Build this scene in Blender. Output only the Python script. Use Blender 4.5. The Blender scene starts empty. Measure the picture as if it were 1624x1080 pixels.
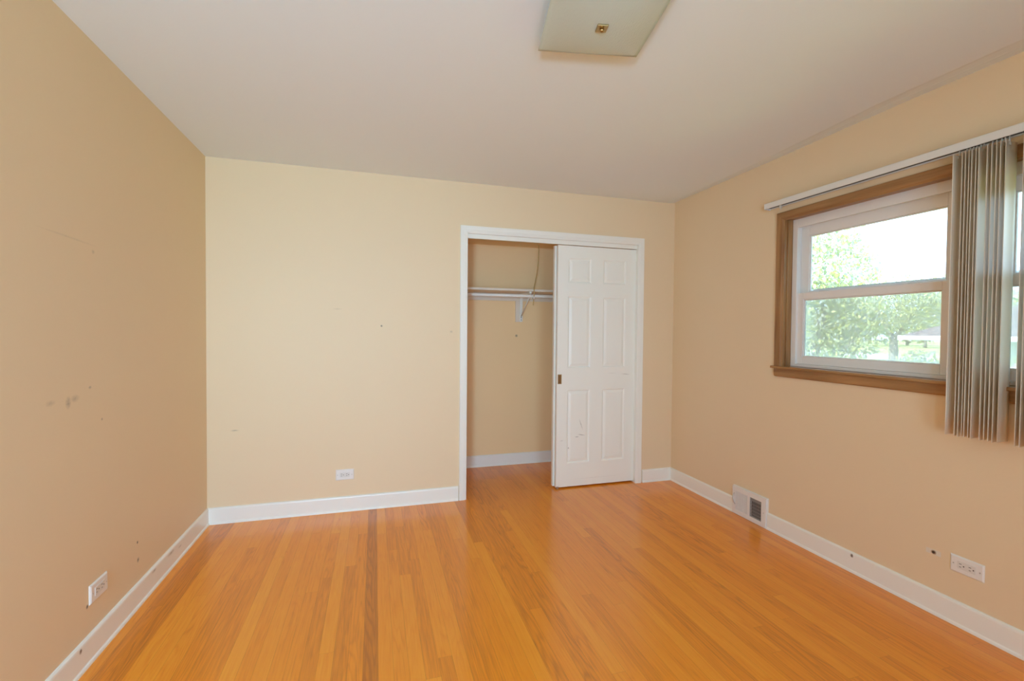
import bpy, bmesh, math, random
from mathutils import Vector, Matrix, Euler

C = bpy.context.scene.collection
SC = bpy.context.scene
random.seed(7)

# ------------------------------------------------------------------ camera
W, H, REAR = 3.599, 2.44, -5.00            # room width, height, rear wall
cam_d = bpy.data.cameras.new('camera')
cam = bpy.data.objects.new('camera', cam_d)
C.objects.link(cam)
cam_d.sensor_fit = 'HORIZONTAL'
cam_d.sensor_width = 36.0
cam_d.lens = 730.51 / 1624 * 36.0
cam_d.clip_start = 0.02
cam_d.clip_end = 500
YAW, PIT, ROL = 0.2889, -0.0214, 0.0086
fw = Vector((math.sin(YAW) * math.cos(PIT), math.cos(YAW) * math.cos(PIT), math.sin(PIT)))
rt = Vector((math.cos(YAW), -math.sin(YAW), 0))
up = rt.cross(fw)
rt2 = rt * math.cos(ROL) + up * math.sin(ROL)
up2 = -rt * math.sin(ROL) + up * math.cos(ROL)
cam.matrix_world = Matrix(((rt2.x, up2.x, -fw.x, 1.0731), (rt2.y, up2.y, -fw.y, -3.5017),
                           (rt2.z, up2.z, -fw.z, 1.3121), (0, 0, 0, 1)))
SC.camera = cam

# ------------------------------------------------------------------ light and exposure
SC.view_settings.view_transform = 'Standard'
SC.view_settings.look = 'None'
SC.view_settings.exposure = 0.05
SC.view_settings.gamma = 1.0
SC.view_settings.use_curve_mapping = False
SC.cycles.max_bounces = 14
SC.cycles.diffuse_bounces = 8
SC.cycles.glossy_bounces = 4
SC.cycles.transmission_bounces = 6
SC.cycles.transparent_max_bounces = 24
SC.cycles.caustics_reflective = False
SC.cycles.caustics_refractive = False
SC.cycles.sample_clamp_indirect = 6
SC.cycles.use_denoising = True

SKY = 5.2
world = bpy.data.worlds.new('daylight')
SC.world = world
world.use_nodes = True
wn, wl = world.node_tree.nodes, world.node_tree.links
wn.clear()
w_out = wn.new('ShaderNodeOutputWorld')
w_bg = wn.new('ShaderNodeBackground')
w_tc = wn.new('ShaderNodeTexCoord')
w_sep = wn.new('ShaderNodeSeparateXYZ')
w_rmp = wn.new('ShaderNodeValToRGB')
w_rmp.color_ramp.elements[0].position = 0.0
w_rmp.color_ramp.elements[0].color = (0.60, 0.88, 1.15, 1)
w_rmp.color_ramp.elements[1].position = 0.9
w_rmp.color_ramp.elements[1].color = (0.46, 0.80, 1.22, 1)
wl.new(w_tc.outputs['Generated'], w_sep.inputs[0])
wl.new(w_sep.outputs['Z'], w_rmp.inputs[0])
wl.new(w_rmp.outputs[0], w_bg.inputs['Color'])
w_bg.inputs['Strength'].default_value = SKY
wl.new(w_bg.outputs[0], w_out.inputs[0])


def lamp(name, kind, loc, direction, energy, color=(1, 1, 1), **kw):
    d = bpy.data.lights.new(name, kind)
    d.energy = energy
    d.color = color
    for k, v in kw.items():
        try:
            setattr(d, k, v)
        except AttributeError:
            setattr(d.cycles, k, v)
    o = bpy.data.objects.new(name, d)
    C.objects.link(o)
    o.location = loc
    o.rotation_euler = Vector(direction).to_track_quat('-Z', 'Y').to_euler()
    return o


lamp('sun', 'SUN', (0, 0, 20), (0.70, -0.15, -0.80), 13.0, (0.97, 1.0, 1.0), angle=0.01)
# added lamps behind the viewer, then sky portals at the right-wall windows
lamp('added_rear_light', 'AREA', (0.36, REAR - 0.06, 1.28), (0, 1, 0.0), 38.0, (0.53, 0.88, 1.21),
     shape='RECTANGLE', size=0.34, size_y=0.34, spread=math.radians(112))  # added lamp standing in for an unseen source behind the viewer
lamp('added_doorway_fill', 'AREA', (1.45, REAR - 0.55, 1.05), (0, 1, 0.0), 19.0, (0.53, 0.88, 1.22),
     shape='RECTANGLE', size=0.84, size_y=1.80)  # added broad fill that softens the shadows
for i, (ya, yb) in enumerate(((-2.05, -1.155), (-3.025, -2.13))):
    lamp('daylight_portal', 'AREA', (W + 0.20, (ya + yb) / 2, 1.57), (-1, 0, 0), 1.0, shape='RECTANGLE',
         size=0.94, size_y=0.90, is_portal=True)


# ------------------------------------------------------------------ materials
def new_mat(name):
    m = bpy.data.materials.new(name)
    m.use_nodes = True
    return m, m.node_tree.nodes, m.node_tree.links, m.node_tree.nodes['Principled BSDF']


def node(ns, kind, **kw):
    n = ns.new(kind)
    for k, v in kw.items():
        if k.startswith('i_'):
            n.inputs[k[2:].replace('_', ' ')].default_value = v
        else:
            setattr(n, k, v)
    return n


def math_node(ns, ls, op, a, b=None, clamp=False):
    n = ns.new('ShaderNodeMath')
    n.operation = op
    n.use_clamp = clamp
    for i, v in enumerate((a, b)):
        if v is None:
            continue
        if isinstance(v, (int, float)):
            n.inputs[i].default_value = v
        else:
            ls.new(v, n.inputs[i])
    return n.outputs[0]


def simple(name, col, rough=0.5, metal=0.0, bump=0.0, bscale=200.0, var=0.0, spec=0.5, vscale=4.0):
    m, ns, ls, b = new_mat(name)
    b.inputs['Base Color'].default_value = (*col, 1)
    b.inputs['Roughness'].default_value = rough
    b.inputs['Metallic'].default_value = metal
    b.inputs['Specular IOR Level'].default_value = spec
    tc = ns.new('ShaderNodeTexCoord')
    if var:
        n = node(ns, 'ShaderNodeTexNoise', i_Scale=vscale, i_Detail=3.0)
        ls.new(tc.outputs['Object'], n.inputs['Vector'])
        mx = node(ns, 'ShaderNodeMix', data_type='RGBA')
        mx.inputs[6].default_value = (*[c * (1 - var) for c in col], 1)
        mx.inputs[7].default_value = (*[min(1, c * (1 + var)) for c in col], 1)
        ls.new(n.outputs[0], mx.inputs[0])
        ls.new(mx.outputs[2], b.inputs['Base Color'])
    if bump:
        n = node(ns, 'ShaderNodeTexNoise', i_Scale=bscale, i_Detail=2.0)
        ls.new(tc.outputs['Object'], n.inputs['Vector'])
        bp = node(ns, 'ShaderNodeBump', i_Strength=bump, i_Distance=0.002)
        ls.new(n.outputs[0], bp.inputs['Height'])
        ls.new(bp.outputs[0], b.inputs['Normal'])
    return m


def marks(m, spots, dark=(0.16, 0.13, 0.10)):
    """scuffs of their own shape: (centre, (rx, ry, rz) radii, strength)"""
    ns, ls = m.node_tree.nodes, m.node_tree.links
    b = ns['Principled BSDF']
    geo = ns.new('ShaderNodeNewGeometry')
    noi = node(ns, 'ShaderNodeTexNoise', i_Scale=90.0, i_Detail=2.0)
    ls.new(geo.outputs['Position'], noi.inputs['Vector'])
    total = None
    for c, r, s in spots:
        sub = node(ns, 'ShaderNodeVectorMath', operation='SUBTRACT')
        ls.new(geo.outputs['Position'], sub.inputs[0])
        sub.inputs[1].default_value = c
        v = sub.outputs[0]
        if len(r) == 4:
            rot = node(ns, 'ShaderNodeVectorRotate', rotation_type='X_AXIS' if r[0] > 0.5 else 'Y_AXIS')
            rot.inputs['Angle'].default_value = r[3]
            ls.new(v, rot.inputs['Vector'])
            v = rot.outputs[0]
        div = node(ns, 'ShaderNodeVectorMath', operation='DIVIDE')
        ls.new(v, div.inputs[0])
        div.inputs[1].default_value = r[:3]
        ln = node(ns, 'ShaderNodeVectorMath', operation='LENGTH')
        ls.new(div.outputs[0], ln.inputs[0])
        f = math_node(ns, ls, 'SUBTRACT', 1.0, ln.outputs['Value'], True)
        f = math_node(ns, ls, 'MULTIPLY', f, math_node(ns, ls, 'MULTIPLY', noi.outputs[0], 3.2 * s), True)
        total = f if total is None else math_node(ns, ls, 'ADD', total, f, True)
    mx = node(ns, 'ShaderNodeMix', data_type='RGBA')
    src = b.inputs['Base Color'].links
    if src:
        ls.new(src[0].from_socket, mx.inputs[6])
    else:
        mx.inputs[6].default_value = b.inputs['Base Color'].default_value
    mx.inputs[7].default_value = (*dark, 1)
    ls.new(total, mx.inputs[0])
    ls.new(mx.outputs[2], b.inputs['Base Color'])
    return m


WALL = (0.81, 0.64, 0.425)
def wall_paint(name):
    return simple(name, WALL, 0.55, bump=0.12, bscale=160, var=0.015, spec=0.3, vscale=1.7)


M_wall = wall_paint('cream_wall_paint')
M_wall_left = marks(wall_paint('cream_wall_paint_scuffed'), [
    ((0, -1.531, 1.047), (1, 0.030, 0.012), 0.16), ((0, -1.435, 1.035), (1, 0.018, 0.026), 0.30),
    ((0, -1.395, 1.045), (1, 0.03, 0.016), 0.20), ((0, -1.30, 1.075), (1, 0.012, 0.007), 0.35),
    ((0, -0.937, 0.298), (1, 0.008, 0.009), 1.0), ((0, -0.932, 0.212), (1, 0.012, 0.014), 0.7),
    ((0, -1.42, 1.640), (1, 0.20, 0.005, 0.03), 0.09), ((0, -1.27, 1.61), (1, 0.012, 0.01), 0.2),
    ((0, -1.22, 0.935), (1, 0.008, 0.007), 0.4), ((0, -1.335, 0.222), (1, 0.008, 0.010), 0.9)])
M_wall_back = marks(wall_paint('cream_wall_paint_marked'), [
    ((0.165, 0, 0.621), (0.03, 1, 0.006), 0.35), ((1.118, 0, 1.338), (0.009, 1, 0.009), 0.7),
    ((0.815, 0, 1.456), (0.035, 1, 0.008), 0.10), ((1.63, 0, 1.30), (0.015, 1, 0.012), 0.2)])
M_closet = marks(simple('closet_wall_paint', (0.95, 0.69, 0.38), 0.55, bump=0.12, bscale=160, var=0.015, spec=0.3, vscale=1.7), [((2.40, 0.81, 1.262), (0.016, 1, 0.018), 0.5)])
M_ceil = simple('white_ceiling_paint', (0.80, 0.85, 0.87), 0.7, bump=0.1, bscale=60, spec=0.2)
M_trim = simple('white_gloss_trim', (0.88, 0.87, 0.805), 0.30, bump=0.05, bscale=90)
M_base_left = marks(simple('white_gloss_baseboard', (0.88, 0.87, 0.805), 0.30), [
    ((0.013, -1.402, 0.088), (1, 0.010, 0.012), 1.0), ((0.013, -0.80, 0.092), (1, 0.03, 0.010), 0.35),
    ((0.013, -0.60, 0.088), (1, 0.05, 0.012), 0.3), ((0.013, -0.48, 0.07), (1, 0.03, 0.008), 0.25)])
M_base_right = marks(simple('white_gloss_baseboard_right', (0.88, 0.87, 0.805), 0.30),
                     [((W - .013, -1.634, 0.092), (1, 0.010, 0.012), 1.0)])
M_door = marks(simple('white_door_paint', (0.90, 0.89, 0.815), 0.33, bump=0.03, bscale=70), [
    ((2.735, .03, 0.53), (0.006, 1, 0.055, 0.35), 0.30), ((2.74, .03, 0.44), (0.04, 1, 0.006, -0.15), 0.35),
    ((2.70, .03, 0.425), (0.02, 1, 0.006), 0.35), ((3.15, .03, 0.945), (0.05, 1, 0.006, -0.1), 0.22),
    ((2.56, .03, 0.40), (0.02, 1, 0.004), 0.25), ((3.02, .03, 0.955), (0.05, 1, 0.003), 0.15),
    ((2.625, .03, 0.335), (0.006, 1, 0.007), 0.6), ((2.9, .03, 0.07), (0.30, 1, 0.003), 0.10)])
M_vinyl = simple('white_window_vinyl', (0.83, 0.80, 0.77), 0.35)
M_plate = simple('white_plastic_plate', (0.82, 0.79, 0.75), 0.35)
M_insert = simple('ivory_receptacle', (0.74, 0.71, 0.66), 0.4)
M_dark = simple('dark_slot', (0.06, 0.045, 0.035), 0.6)
M_black = simple('dark_duct', (0.03, 0.026, 0.022), 0.8)
M_steel = simple('dull_steel', (0.55, 0.52, 0.48), 0.35, 1.0)
M_brass = simple('aged_brass', (0.48, 0.34, 0.15), 0.32, 1.0)
M_dbrass = simple('dark_brass_cup', (0.30, 0.20, 0.10), 0.4, 1.0)
M_rail = simple('white_metal_rail', (0.76, 0.75, 0.71), 0.4)
M_cord = simple('tan_cord', (0.58, 0.40, 0.15), 0.8)
M_clear = simple('milky_plastic', (0.70, 0.66, 0.58), 0.4)


def wood(name, ca, cb, axis, rough=0.4):
    m, ns, ls, b = new_mat(name)
    tc = ns.new('ShaderNodeTexCoord')
    mp = ns.new('ShaderNodeMapping')
    s = [9.0, 9.0, 9.0]
    s[axis] = 0.6
    mp.inputs['Scale'].default_value = s
    ls.new(tc.outputs['Object'], mp.inputs[0])
    n1 = node(ns, 'ShaderNodeTexNoise', i_Scale=3.0, i_Detail=6.0, i_Roughness=0.6, i_Distortion=0.6)
    ls.new(mp.outputs[0], n1.inputs['Vector'])
    r = ns.new('ShaderNodeValToRGB')
    r.color_ramp.elements[0].position = 0.32
    r.color_ramp.elements[1].position = 0.70
    r.color_ramp.elements[0].color = (*ca, 1)
    r.color_ramp.elements[1].color = (*cb, 1)
    ls.new(n1.outputs[0], r.inputs[0])
    ls.new(r.outputs[0], b.inputs['Base Color'])
    b.inputs['Roughness'].default_value = rough
    return m


M_oak_v = wood('oak_casing_upright', (0.25, 0.115, 0.037), (0.44, 0.235, 0.09), 2)
M_oak_h = wood('oak_casing_level', (0.25, 0.115, 0.037), (0.44, 0.235, 0.09), 1)
M_sill = wood('oak_sill_glossy', (0.28, 0.14, 0.05), (0.48, 0.27, 0.11), 1, 0.22)
M_shelf = simple('painted_shelf', (0.80, 0.72, 0.60), 0.4)


def floor_material():
    m, ns, ls, b = new_mat('honey_oak_strip_floor')
    att = node(ns, 'ShaderNodeAttribute', attribute_name='plank')
    sep = ns.new('ShaderNodeSeparateColor')
    ls.new(att.outputs['Color'], sep.inputs[0])
    tone, seed, kind = sep.outputs[0], sep.outputs[1], sep.outputs[2]
    geo = ns.new('ShaderNodeNewGeometry')
    off = ns.new('ShaderNodeCombineXYZ')
    ls.new(math_node(ns, ls, 'MULTIPLY', seed, 37.0), off.inputs[0])
    ls.new(math_node(ns, ls, 'MULTIPLY', seed, 91.0), off.inputs[1])
    ls.new(math_node(ns, ls, 'MULTIPLY', seed, 53.0), off.inputs[2])
    add = node(ns, 'ShaderNodeVectorMath', operation='ADD')
    ls.new(geo.outputs['Position'], add.inputs[0])
    ls.new(off.outputs[0], add.inputs[1])
    # fine straight grain
    mp = ns.new('ShaderNodeMapping')
    mp.inputs['Scale'].default_value = (70, 2.2, 20)
    ls.new(add.outputs[0], mp.inputs[0])
    g1 = node(ns, 'ShaderNodeTexNoise', i_Scale=2.0, i_Detail=5.0, i_Roughness=0.65)
    ls.new(mp.outputs[0], g1.inputs['Vector'])
    # cathedral figure: contour bands of a stretched noise
    mp2 = ns.new('ShaderNodeMapping')
    mp2.inputs['Scale'].default_value = (14, 1.1, 5)
    ls.new(add.outputs[0], mp2.inputs[0])
    g2 = node(ns, 'ShaderNodeTexNoise', i_Scale=1.0, i_Detail=2.0, i_Roughness=0.45, i_Distortion=0.35)
    ls.new(mp2.outputs[0], g2.inputs['Vector'])
    band = math_node(ns, ls, 'SINE', math_node(ns, ls, 'MULTIPLY', g2.outputs[0], 75.0))
    band = math_node(ns, ls, 'POWER', math_node(ns, ls, 'ADD', math_node(ns, ls, 'MULTIPLY', band, 0.5), 0.5), 3.0)
    band = math_node(ns, ls, 'MULTIPLY', band, kind)
    # knots
    mp3 = ns.new('ShaderNodeMapping')
    mp3.inputs['Scale'].default_value = (9, 2.4, 3)
    ls.new(add.outputs[0], mp3.inputs[0])
    vo = node(ns, 'ShaderNodeTexVoronoi', i_Scale=1.0)
    ls.new(mp3.outputs[0], vo.inputs['Vector'])
    knot = math_node(ns, ls, 'SUBTRACT', 1.0, math_node(ns, ls, 'MULTIPLY', vo.outputs['Distance'], 9.0), True)
    knot = math_node(ns, ls, 'MULTIPLY', knot, kind)
    ramp = ns.new('ShaderNodeValToRGB')
    e = ramp.color_ramp.elements
    e[0].position, e[0].color = 0.0, (0.52, 0.155, 0.010, 1)
    e[1].position, e[1].color = 1.0, (0.96, 0.385, 0.027, 1)
    k = e.new(0.5)
    k.color = (0.87, 0.282, 0.012, 1)
    t = math_node(ns, ls, 'ADD', tone, math_node(ns, ls, 'MULTIPLY', math_node(ns, ls, 'SUBTRACT', g1.outputs[0], 0.5), 0.85))
    t = math_node(ns, ls, 'SUBTRACT', t, math_node(ns, ls, 'MULTIPLY', band, 0.24))
    t = math_node(ns, ls, 'SUBTRACT', t, math_node(ns, ls, 'MULTIPLY', knot, 0.5), True)
    ls.new(t, ramp.inputs[0])
    ls.new(ramp.outputs[0], b.inputs['Base Color'])
    b.inputs['Roughness'].default_value = 0.30
    b.inputs['Specular IOR Level'].default_value = 0.5
    b.inputs['Coat Weight'].default_value = 0.35
    b.inputs['Coat Roughness'].default_value = 0.16
    bp = node(ns, 'ShaderNodeBump', i_Strength=0.06, i_Distance=0.001)
    ls.new(g1.outputs[0], bp.inputs['Height'])
    wv = node(ns, 'ShaderNodeTexNoise', i_Scale=3.0, i_Detail=1.0)
    ls.new(geo.outputs['Position'], wv.inputs['Vector'])
    bp2 = node(ns, 'ShaderNodeBump', i_Strength=0.15, i_Distance=0.004)
    ls.new(wv.outputs[0], bp2.inputs['Height'])
    ls.new(bp.outputs[0], bp2.inputs['Normal'])
    ls.new(bp2.outputs[0], b.inputs['Normal'])
    return m


M_floor = floor_material()
M_gap = simple('floor_seam', (0.16, 0.07, 0.02), 0.6)


def glass_pane(name, tint, gloss):
    m = bpy.data.materials.new(name)
    m.use_nodes = True
    ns, ls = m.node_tree.nodes, m.node_tree.links
    ns.clear()
    out = ns.new('ShaderNodeOutputMaterial')
    tr = ns.new('ShaderNodeBsdfTransparent')
    tr.inputs[0].default_value = (*tint, 1)
    gl = ns.new('ShaderNodeBsdfGlossy')
    gl.inputs['Roughness'].default_value = 0.02
    lw = node(ns, 'ShaderNodeFresnel', i_IOR=1.45)
    mx = ns.new('ShaderNodeMixShader')
    ls.new(math_node(ns, ls, 'MULTIPLY', lw.outputs[0], gloss), mx.inputs[0])
    ls.new(tr.outputs[0], mx.inputs[1])
    ls.new(gl.outputs[0], mx.inputs[2])
    ls.new(mx.outputs[0], out.inputs[0])
    return m


M_pane = glass_pane('window_glass', (0.95, 0.97, 0.96), 0.8)


def blend_mat(name, col, fac, kind, rough=0.5):
    """diffuse body mixed with a see-through (Transparent) or a translucent part"""
    m = bpy.data.materials.new(name)
    m.use_nodes = True
    ns, ls = m.node_tree.nodes, m.node_tree.links
    b = ns['Principled BSDF']
    out = ns['Material Output']
    b.inputs['Base Color'].default_value = (*col, 1)
    b.inputs['Roughness'].default_value = rough
    o2 = ns.new('ShaderNodeBsdfTransparent' if kind == 'clear' else 'ShaderNodeBsdfTranslucent')
    o2.inputs[0].default_value = (1, 1, 1, 1) if kind == 'clear' else (*col, 1)
    mx = ns.new('ShaderNodeMixShader')
    mx.inputs[0].default_value = fac
    ls.new(b.outputs[0], mx.inputs[1])
    ls.new(o2.outputs[0], mx.inputs[2])
    ls.new(mx.outputs[0], out.inputs[0])
    return m


M_screen = blend_mat('insect_screen', (0.85, 0.85, 0.85), 0.58, 'clear', 0.9)
M_vane = blend_mat('pvc_vane', (0.80, 0.69, 0.545), 0.07, 'translucent', 0.45)


def shade_glass():
    m, ns, ls, b = new_mat('textured_lamp_glass')
    b.inputs['Base Color'].default_value = (0.56, 0.62, 0.54, 1)
    b.inputs['Roughness'].default_value = 0.22
    b.inputs['Specular IOR Level'].default_value = 0.8
    tc = ns.new('ShaderNodeTexCoord')
    mp = ns.new('ShaderNodeMapping')
    mp.inputs['Scale'].default_value = (240, 55, 1)
    ls.new(tc.outputs['Object'], mp.inputs[0])
    n = node(ns, 'ShaderNodeTexNoise', i_Scale=1.0, i_Detail=3.0)
    ls.new(mp.outputs[0], n.inputs['Vector'])
    bp = node(ns, 'ShaderNodeBump', i_Strength=0.5, i_Distance=0.002)
    ls.new(n.outputs[0], bp.inputs['Height'])
    ls.new(bp.outputs[0], b.inputs['Normal'])
    return m


M_shade = shade_glass()


# ------------------------------------------------------------------ mesh helpers
def add_box(bm, lo, hi, mat_index=0):
    vs = [bm.verts.new((x, y, z)) for z in (lo[2], hi[2]) for y in (lo[1], hi[1]) for x in (lo[0], hi[0])]
    for q in ((0, 2, 3, 1), (4, 5, 7, 6), (0, 1, 5, 4), (2, 6, 7, 3), (0, 4, 6, 2), (1, 3, 7, 5)):
        bm.faces.new([vs[i] for i in q]).material_index = mat_index


def add_tube(bm, pts, r, seg=10, cap=True, r_end=None):
    pts = [Vector(p) for p in pts]
    rings = []
    nrm = None
    for i, p in enumerate(pts):
        d = (pts[min(i + 1, len(pts) - 1)] - pts[max(i - 1, 0)]).normalized()
        if nrm is None:
            nrm = d.orthogonal().normalized()
        nrm = (nrm - d * nrm.dot(d)).normalized()
        bi = d.cross(nrm)
        rr = r if r_end is None else r + (r_end - r) * i / (len(pts) - 1)
        rings.append([bm.verts.new(p + nrm * rr * math.cos(a) + bi * rr * math.sin(a))
                      for a in (2 * math.pi * k / seg for k in range(seg))])
    for a, b in zip(rings, rings[1:]):
        for k in range(seg):
            bm.faces.new((a[k], a[(k + 1) % seg], b[(k + 1) % seg], b[k]))
    if cap:
        bm.faces.new(list(reversed(rings[0])))
        bm.faces.new(rings[-1])


def add_lathe(bm, prof, centre, axis='z', seg=20):
    """prof: (radius, height) list around axis through centre"""
    c = Vector(centre)
    rings = []
    for r, h in prof:
        ring = []
        for k in range(seg):
            a = 2 * math.pi * k / seg
            u, v = r * math.cos(a), r * math.sin(a)
            ring.append(bm.verts.new(c + (Vector((u, v, h)) if axis == 'z' else Vector((u, h, v)) if axis == 'y' else Vector((h, u, v)))))
        rings.append(ring)
    for a, b in zip(rings, rings[1:]):
        for k in range(seg):
            bm.faces.new((a[k], a[(k + 1) % seg], b[(k + 1) % seg], b[k]))
    bm.faces.new(rings[0])
    bm.faces.new(rings[-1])


def sweep(bm, paths, closed_profile=True, cap=True):
    """paths: one polyline per profile point, all of the same length"""
    vs = [[bm.verts.new(p) for p in path] for path in paths]
    n = len(vs)
    for i in range(n if closed_profile else n - 1):
        a, b = vs[i], vs[(i + 1) % n]
        for k in range(len(a) - 1):
            bm.faces.new((a[k], a[k + 1], b[k + 1], b[k]))
    if cap and closed_profile:
        bm.faces.new([v[0] for v in vs])
        bm.faces.new([v[-1] for v in reversed(vs)])


def obj(name, bm, mat, parent=None, bevel=0.0, smooth=False, seg=2, recalc=True):
    me = bpy.data.meshes.new(name)
    if recalc:
        bmesh.ops.recalc_face_normals(bm, faces=bm.faces)
    if smooth:
        for f in bm.faces:
            f.smooth = True
    bm.to_mesh(me)
    bm.free()
    for m in (mat if isinstance(mat, (list, tuple)) else [mat]):
        me.materials.append(m)
    o = bpy.data.objects.new(name, me)
    C.objects.link(o)
    if parent is not None:
        o.parent = parent
    if bevel:
        bv = o.modifiers.new('edge', 'BEVEL')
        bv.width = bevel
        bv.segments = seg
        bv.limit_method = 'ANGLE'
        bv.angle_limit = math.radians(40)
        bv.harden_normals = False
    return o


def boxes(name, mat, bl, parent=None, bevel=0.0, seg=2):
    bm = bmesh.new()
    for lo, hi in bl:
        add_box(bm, lo, hi)
    return obj(name, bm, mat, parent, bevel, seg=seg)


def tag(o, label, cat, group=None, kind=None):
    o['label'] = label
    o['category'] = cat
    if group:
        o['group'] = group
    if kind:
        o['kind'] = kind
    return o


def empty(name, loc, label, cat, rz=0.0, group=None, kind=None):
    o = bpy.data.objects.new(name, None)
    o.empty_display_size = 0.05
    C.objects.link(o)
    o.location = loc
    o.rotation_euler = (0, 0, rz)
    return tag(o, label, cat, group, kind)


def copy_tree(o, parent=None):
    c = o.copy()
    C.objects.link(c)
    c.parent = parent
    for ch in list(o.children):
        copy_tree(ch, c)
    return c


# ------------------------------------------------------------------ room shell
OX0, OX1, OZ = 1.740, 3.245, 2.062         # closet opening
WY0, WY1, WZ0, WZ1 = -3.025, -1.150, 1.090, 2.046   # window opening in the right wall
T = 0.10

# floor planks running towards the closet
bm = bmesh.new()
lay = bm.loops.layers.float_color.new('plank')
PW = 0.0572
rnd = random.Random(21)
x = -0.02 - PW * 0.35
x0_first = 1.030 - math.ceil((1.030 + 0.02) / PW) * PW
row = 0
x = x0_first
GAP = 0.0002
special = {1.030: 0.14, 1.030 + 7 * PW: 0.42, 1.030 + 8 * PW: 0.46, 1.030 + 14 * PW: 0.42}
while x < W + 0.02:
    y = REAR - rnd.uniform(0, 1.2)
    forced = None
    for sx, tv in special.items():
        if abs(x - sx) < 0.004:
            forced = tv
    while y < 0.83:
        ln = rnd.choice((0.6, 1.0, 1.4, 1.8, 2.2, 2.6)) * rnd.uniform(0.85, 1.15)
        if forced is not None and y > -2.9:
            ln = 5.0
        elif forced is not None:
            ln = min(ln, max(0.3, -2.5 - y)) if y < -2.55 else ln
        tone = forced if (forced is not None and y + ln > -1.5) else min(0.95, max(0.12, rnd.gauss(0.60, 0.11)))
        if forced is None and rnd.random() < 0.09:
            tone = rnd.uniform(0.36, 0.48)
        y2 = min(y + ln, 0.83)
        col = (tone, rnd.random(), 0.25 + 0.75 * (rnd.random() ** 2), 1)
        a, b_, c, d = max(x + GAP, 0 - 0.02), min(x + PW - GAP, W + 0.02), max(y + GAP, REAR), y2 - GAP
        if b_ > a and d > c:
            f = bm.faces.new([bm.verts.new((a, c, 0)), bm.verts.new((b_, c, 0)), bm.verts.new((b_, d, 0)), bm.verts.new((a, d, 0))])
            for lp in f.loops:
                lp[lay] = col
        y = y2
    x += PW
    row += 1
vb = [bm.verts.new(p) for p in ((-0.1, REAR - 0.1, -0.0006), (W + 0.1, REAR - 0.1, -0.0006), (W + 0.1, 0.92, -0.0006), (-0.1, 0.92, -0.0006))]
bm.faces.new(vb).material_index = 1
add_box(bm, (-0.1, REAR - 0.1, -0.15), (W + 0.1, 0.92, -0.002), 1)
fl = obj('floor', bm, [M_floor, M_gap], recalc=False)
tag(fl, 'honey coloured oak strip floor running into the closet', 'floor', kind='structure')

# ceiling with the slightly lifted, cracked edge along the window wall
bm = bmesh.new()
LIFT, NY = 0.15, 60
def ceil_edge(y):                           # distance of the lifted strip from the window wall
    pts = ((0.3, 0.03), (-0.1, 0.06), (-1.0, 0.10), (-1.8, 0.17), (-2.35, 0.17), (-5.5, 0.19))
    for (ya, ea), (yb, eb) in zip(pts, pts[1:]):
        if ya >= y >= yb:
            return ea + (eb - ea) * (ya - y) / (ya - yb)
    return pts[-1][1]
ys = [REAR - 0.1 + (0.10 - REAR + 0.1) * j / NY for j in range(NY + 1)]
gridv = []
for y in ys:
    r_ = []
    e = ceil_edge(y)
    x_lim = W - e
    cols = [(-0.1, 0.0)] + [(x_lim * i / 24, 0.0) for i in range(1, 24)]
    cols += [(x_lim + e * u, u) for u in (0, .04, .08, .14, .2, .3, .4, .5, .55, .58, .61, .66, .75, .85, .93, 1.0)] + [(W + 0.1, 1.0)]
    for x, u in cols:
        lift = 0.20 * min(1, u / 0.14) ** 2 * min(u, 0.14) / 0.14 + 0.80 * max(0, u - 0.14) / 0.86 if u else 0
        z = H + LIFT * e * lift - 0.0013 * max(0, 1 - abs(u - 0.58) / 0.05)
        r_.append(bm.verts.new((x, y, z)))
    gridv.append(r_)
for j in range(len(ys) - 1):
    for i in range(len(gridv[0]) - 1):
        bm.faces.new((gridv[j][i], gridv[j + 1][i], gridv[j + 1][i + 1], gridv[j][i + 1])).smooth = True
add_box(bm, (-0.1, REAR - 0.1, H + 0.045), (W + 0.13, 1.0, H + 0.15))
tag(obj('ceiling', bm, M_ceil, recalc=False), 'off-white plaster ceiling with a faint crack along the window wall', 'ceiling', kind='structure')

tag(boxes('wall_left', M_wall_left, [((-T, REAR - T, -0.1), (0, T, H + 0.05))]),
    'plain cream wall on the left with scuffs and one outlet', 'wall', kind='structure')
tag(boxes('wall_back', M_wall_back, [((-T, 0, -0.1), (OX0, T, H + 0.05)), ((OX1, 0, -0.1), (W + T, T, H + 0.05)),
                                     ((OX0, 0, OZ), (OX1, T, H + 0.05))]),
    'cream end wall with the closet opening', 'wall', kind='structure')
tag(boxes('wall_right', M_wall, [((W, WY1, -0.1), (W + 0.13, T, H + 0.05)), ((W, REAR - T, -0.1), (W + 0.13, WY0, H + 0.05)),
                                 ((W, WY0, -0.1), (W + 0.13, WY1, WZ0)), ((W, WY0, WZ1), (W + 0.13, WY1, H + 0.05))]),
    'cream wall with the window pair and a floor register', 'wall', kind='structure')
RX0, RX1, RZ0, RZ1 = 0.12, 0.60, 1.04, 1.52  # window opening out of view, added to light the room
DX0, DX1, DZ = 1.03, 1.87, 2.04  # doorway out of view, added for soft fill light
tag(boxes('wall_rear', M_wall, [((-T, REAR - T, -0.1), (RX0, REAR, H + 0.05)), ((RX1, REAR - T, -0.1), (DX0, REAR, H + 0.05)),
                                ((DX1, REAR - T, -0.1), (W + T, REAR, H + 0.05)), ((DX0, REAR - T, DZ), (DX1, REAR, H + 0.05)),
                                ((RX0, REAR - T, -0.1), (RX1, REAR, RZ0)), ((RX0, REAR - T, RZ1), (RX1, REAR, H + 0.05))]),
    'cream wall behind the viewer with an added doorway and an added small window', 'wall', kind='structure')
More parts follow.
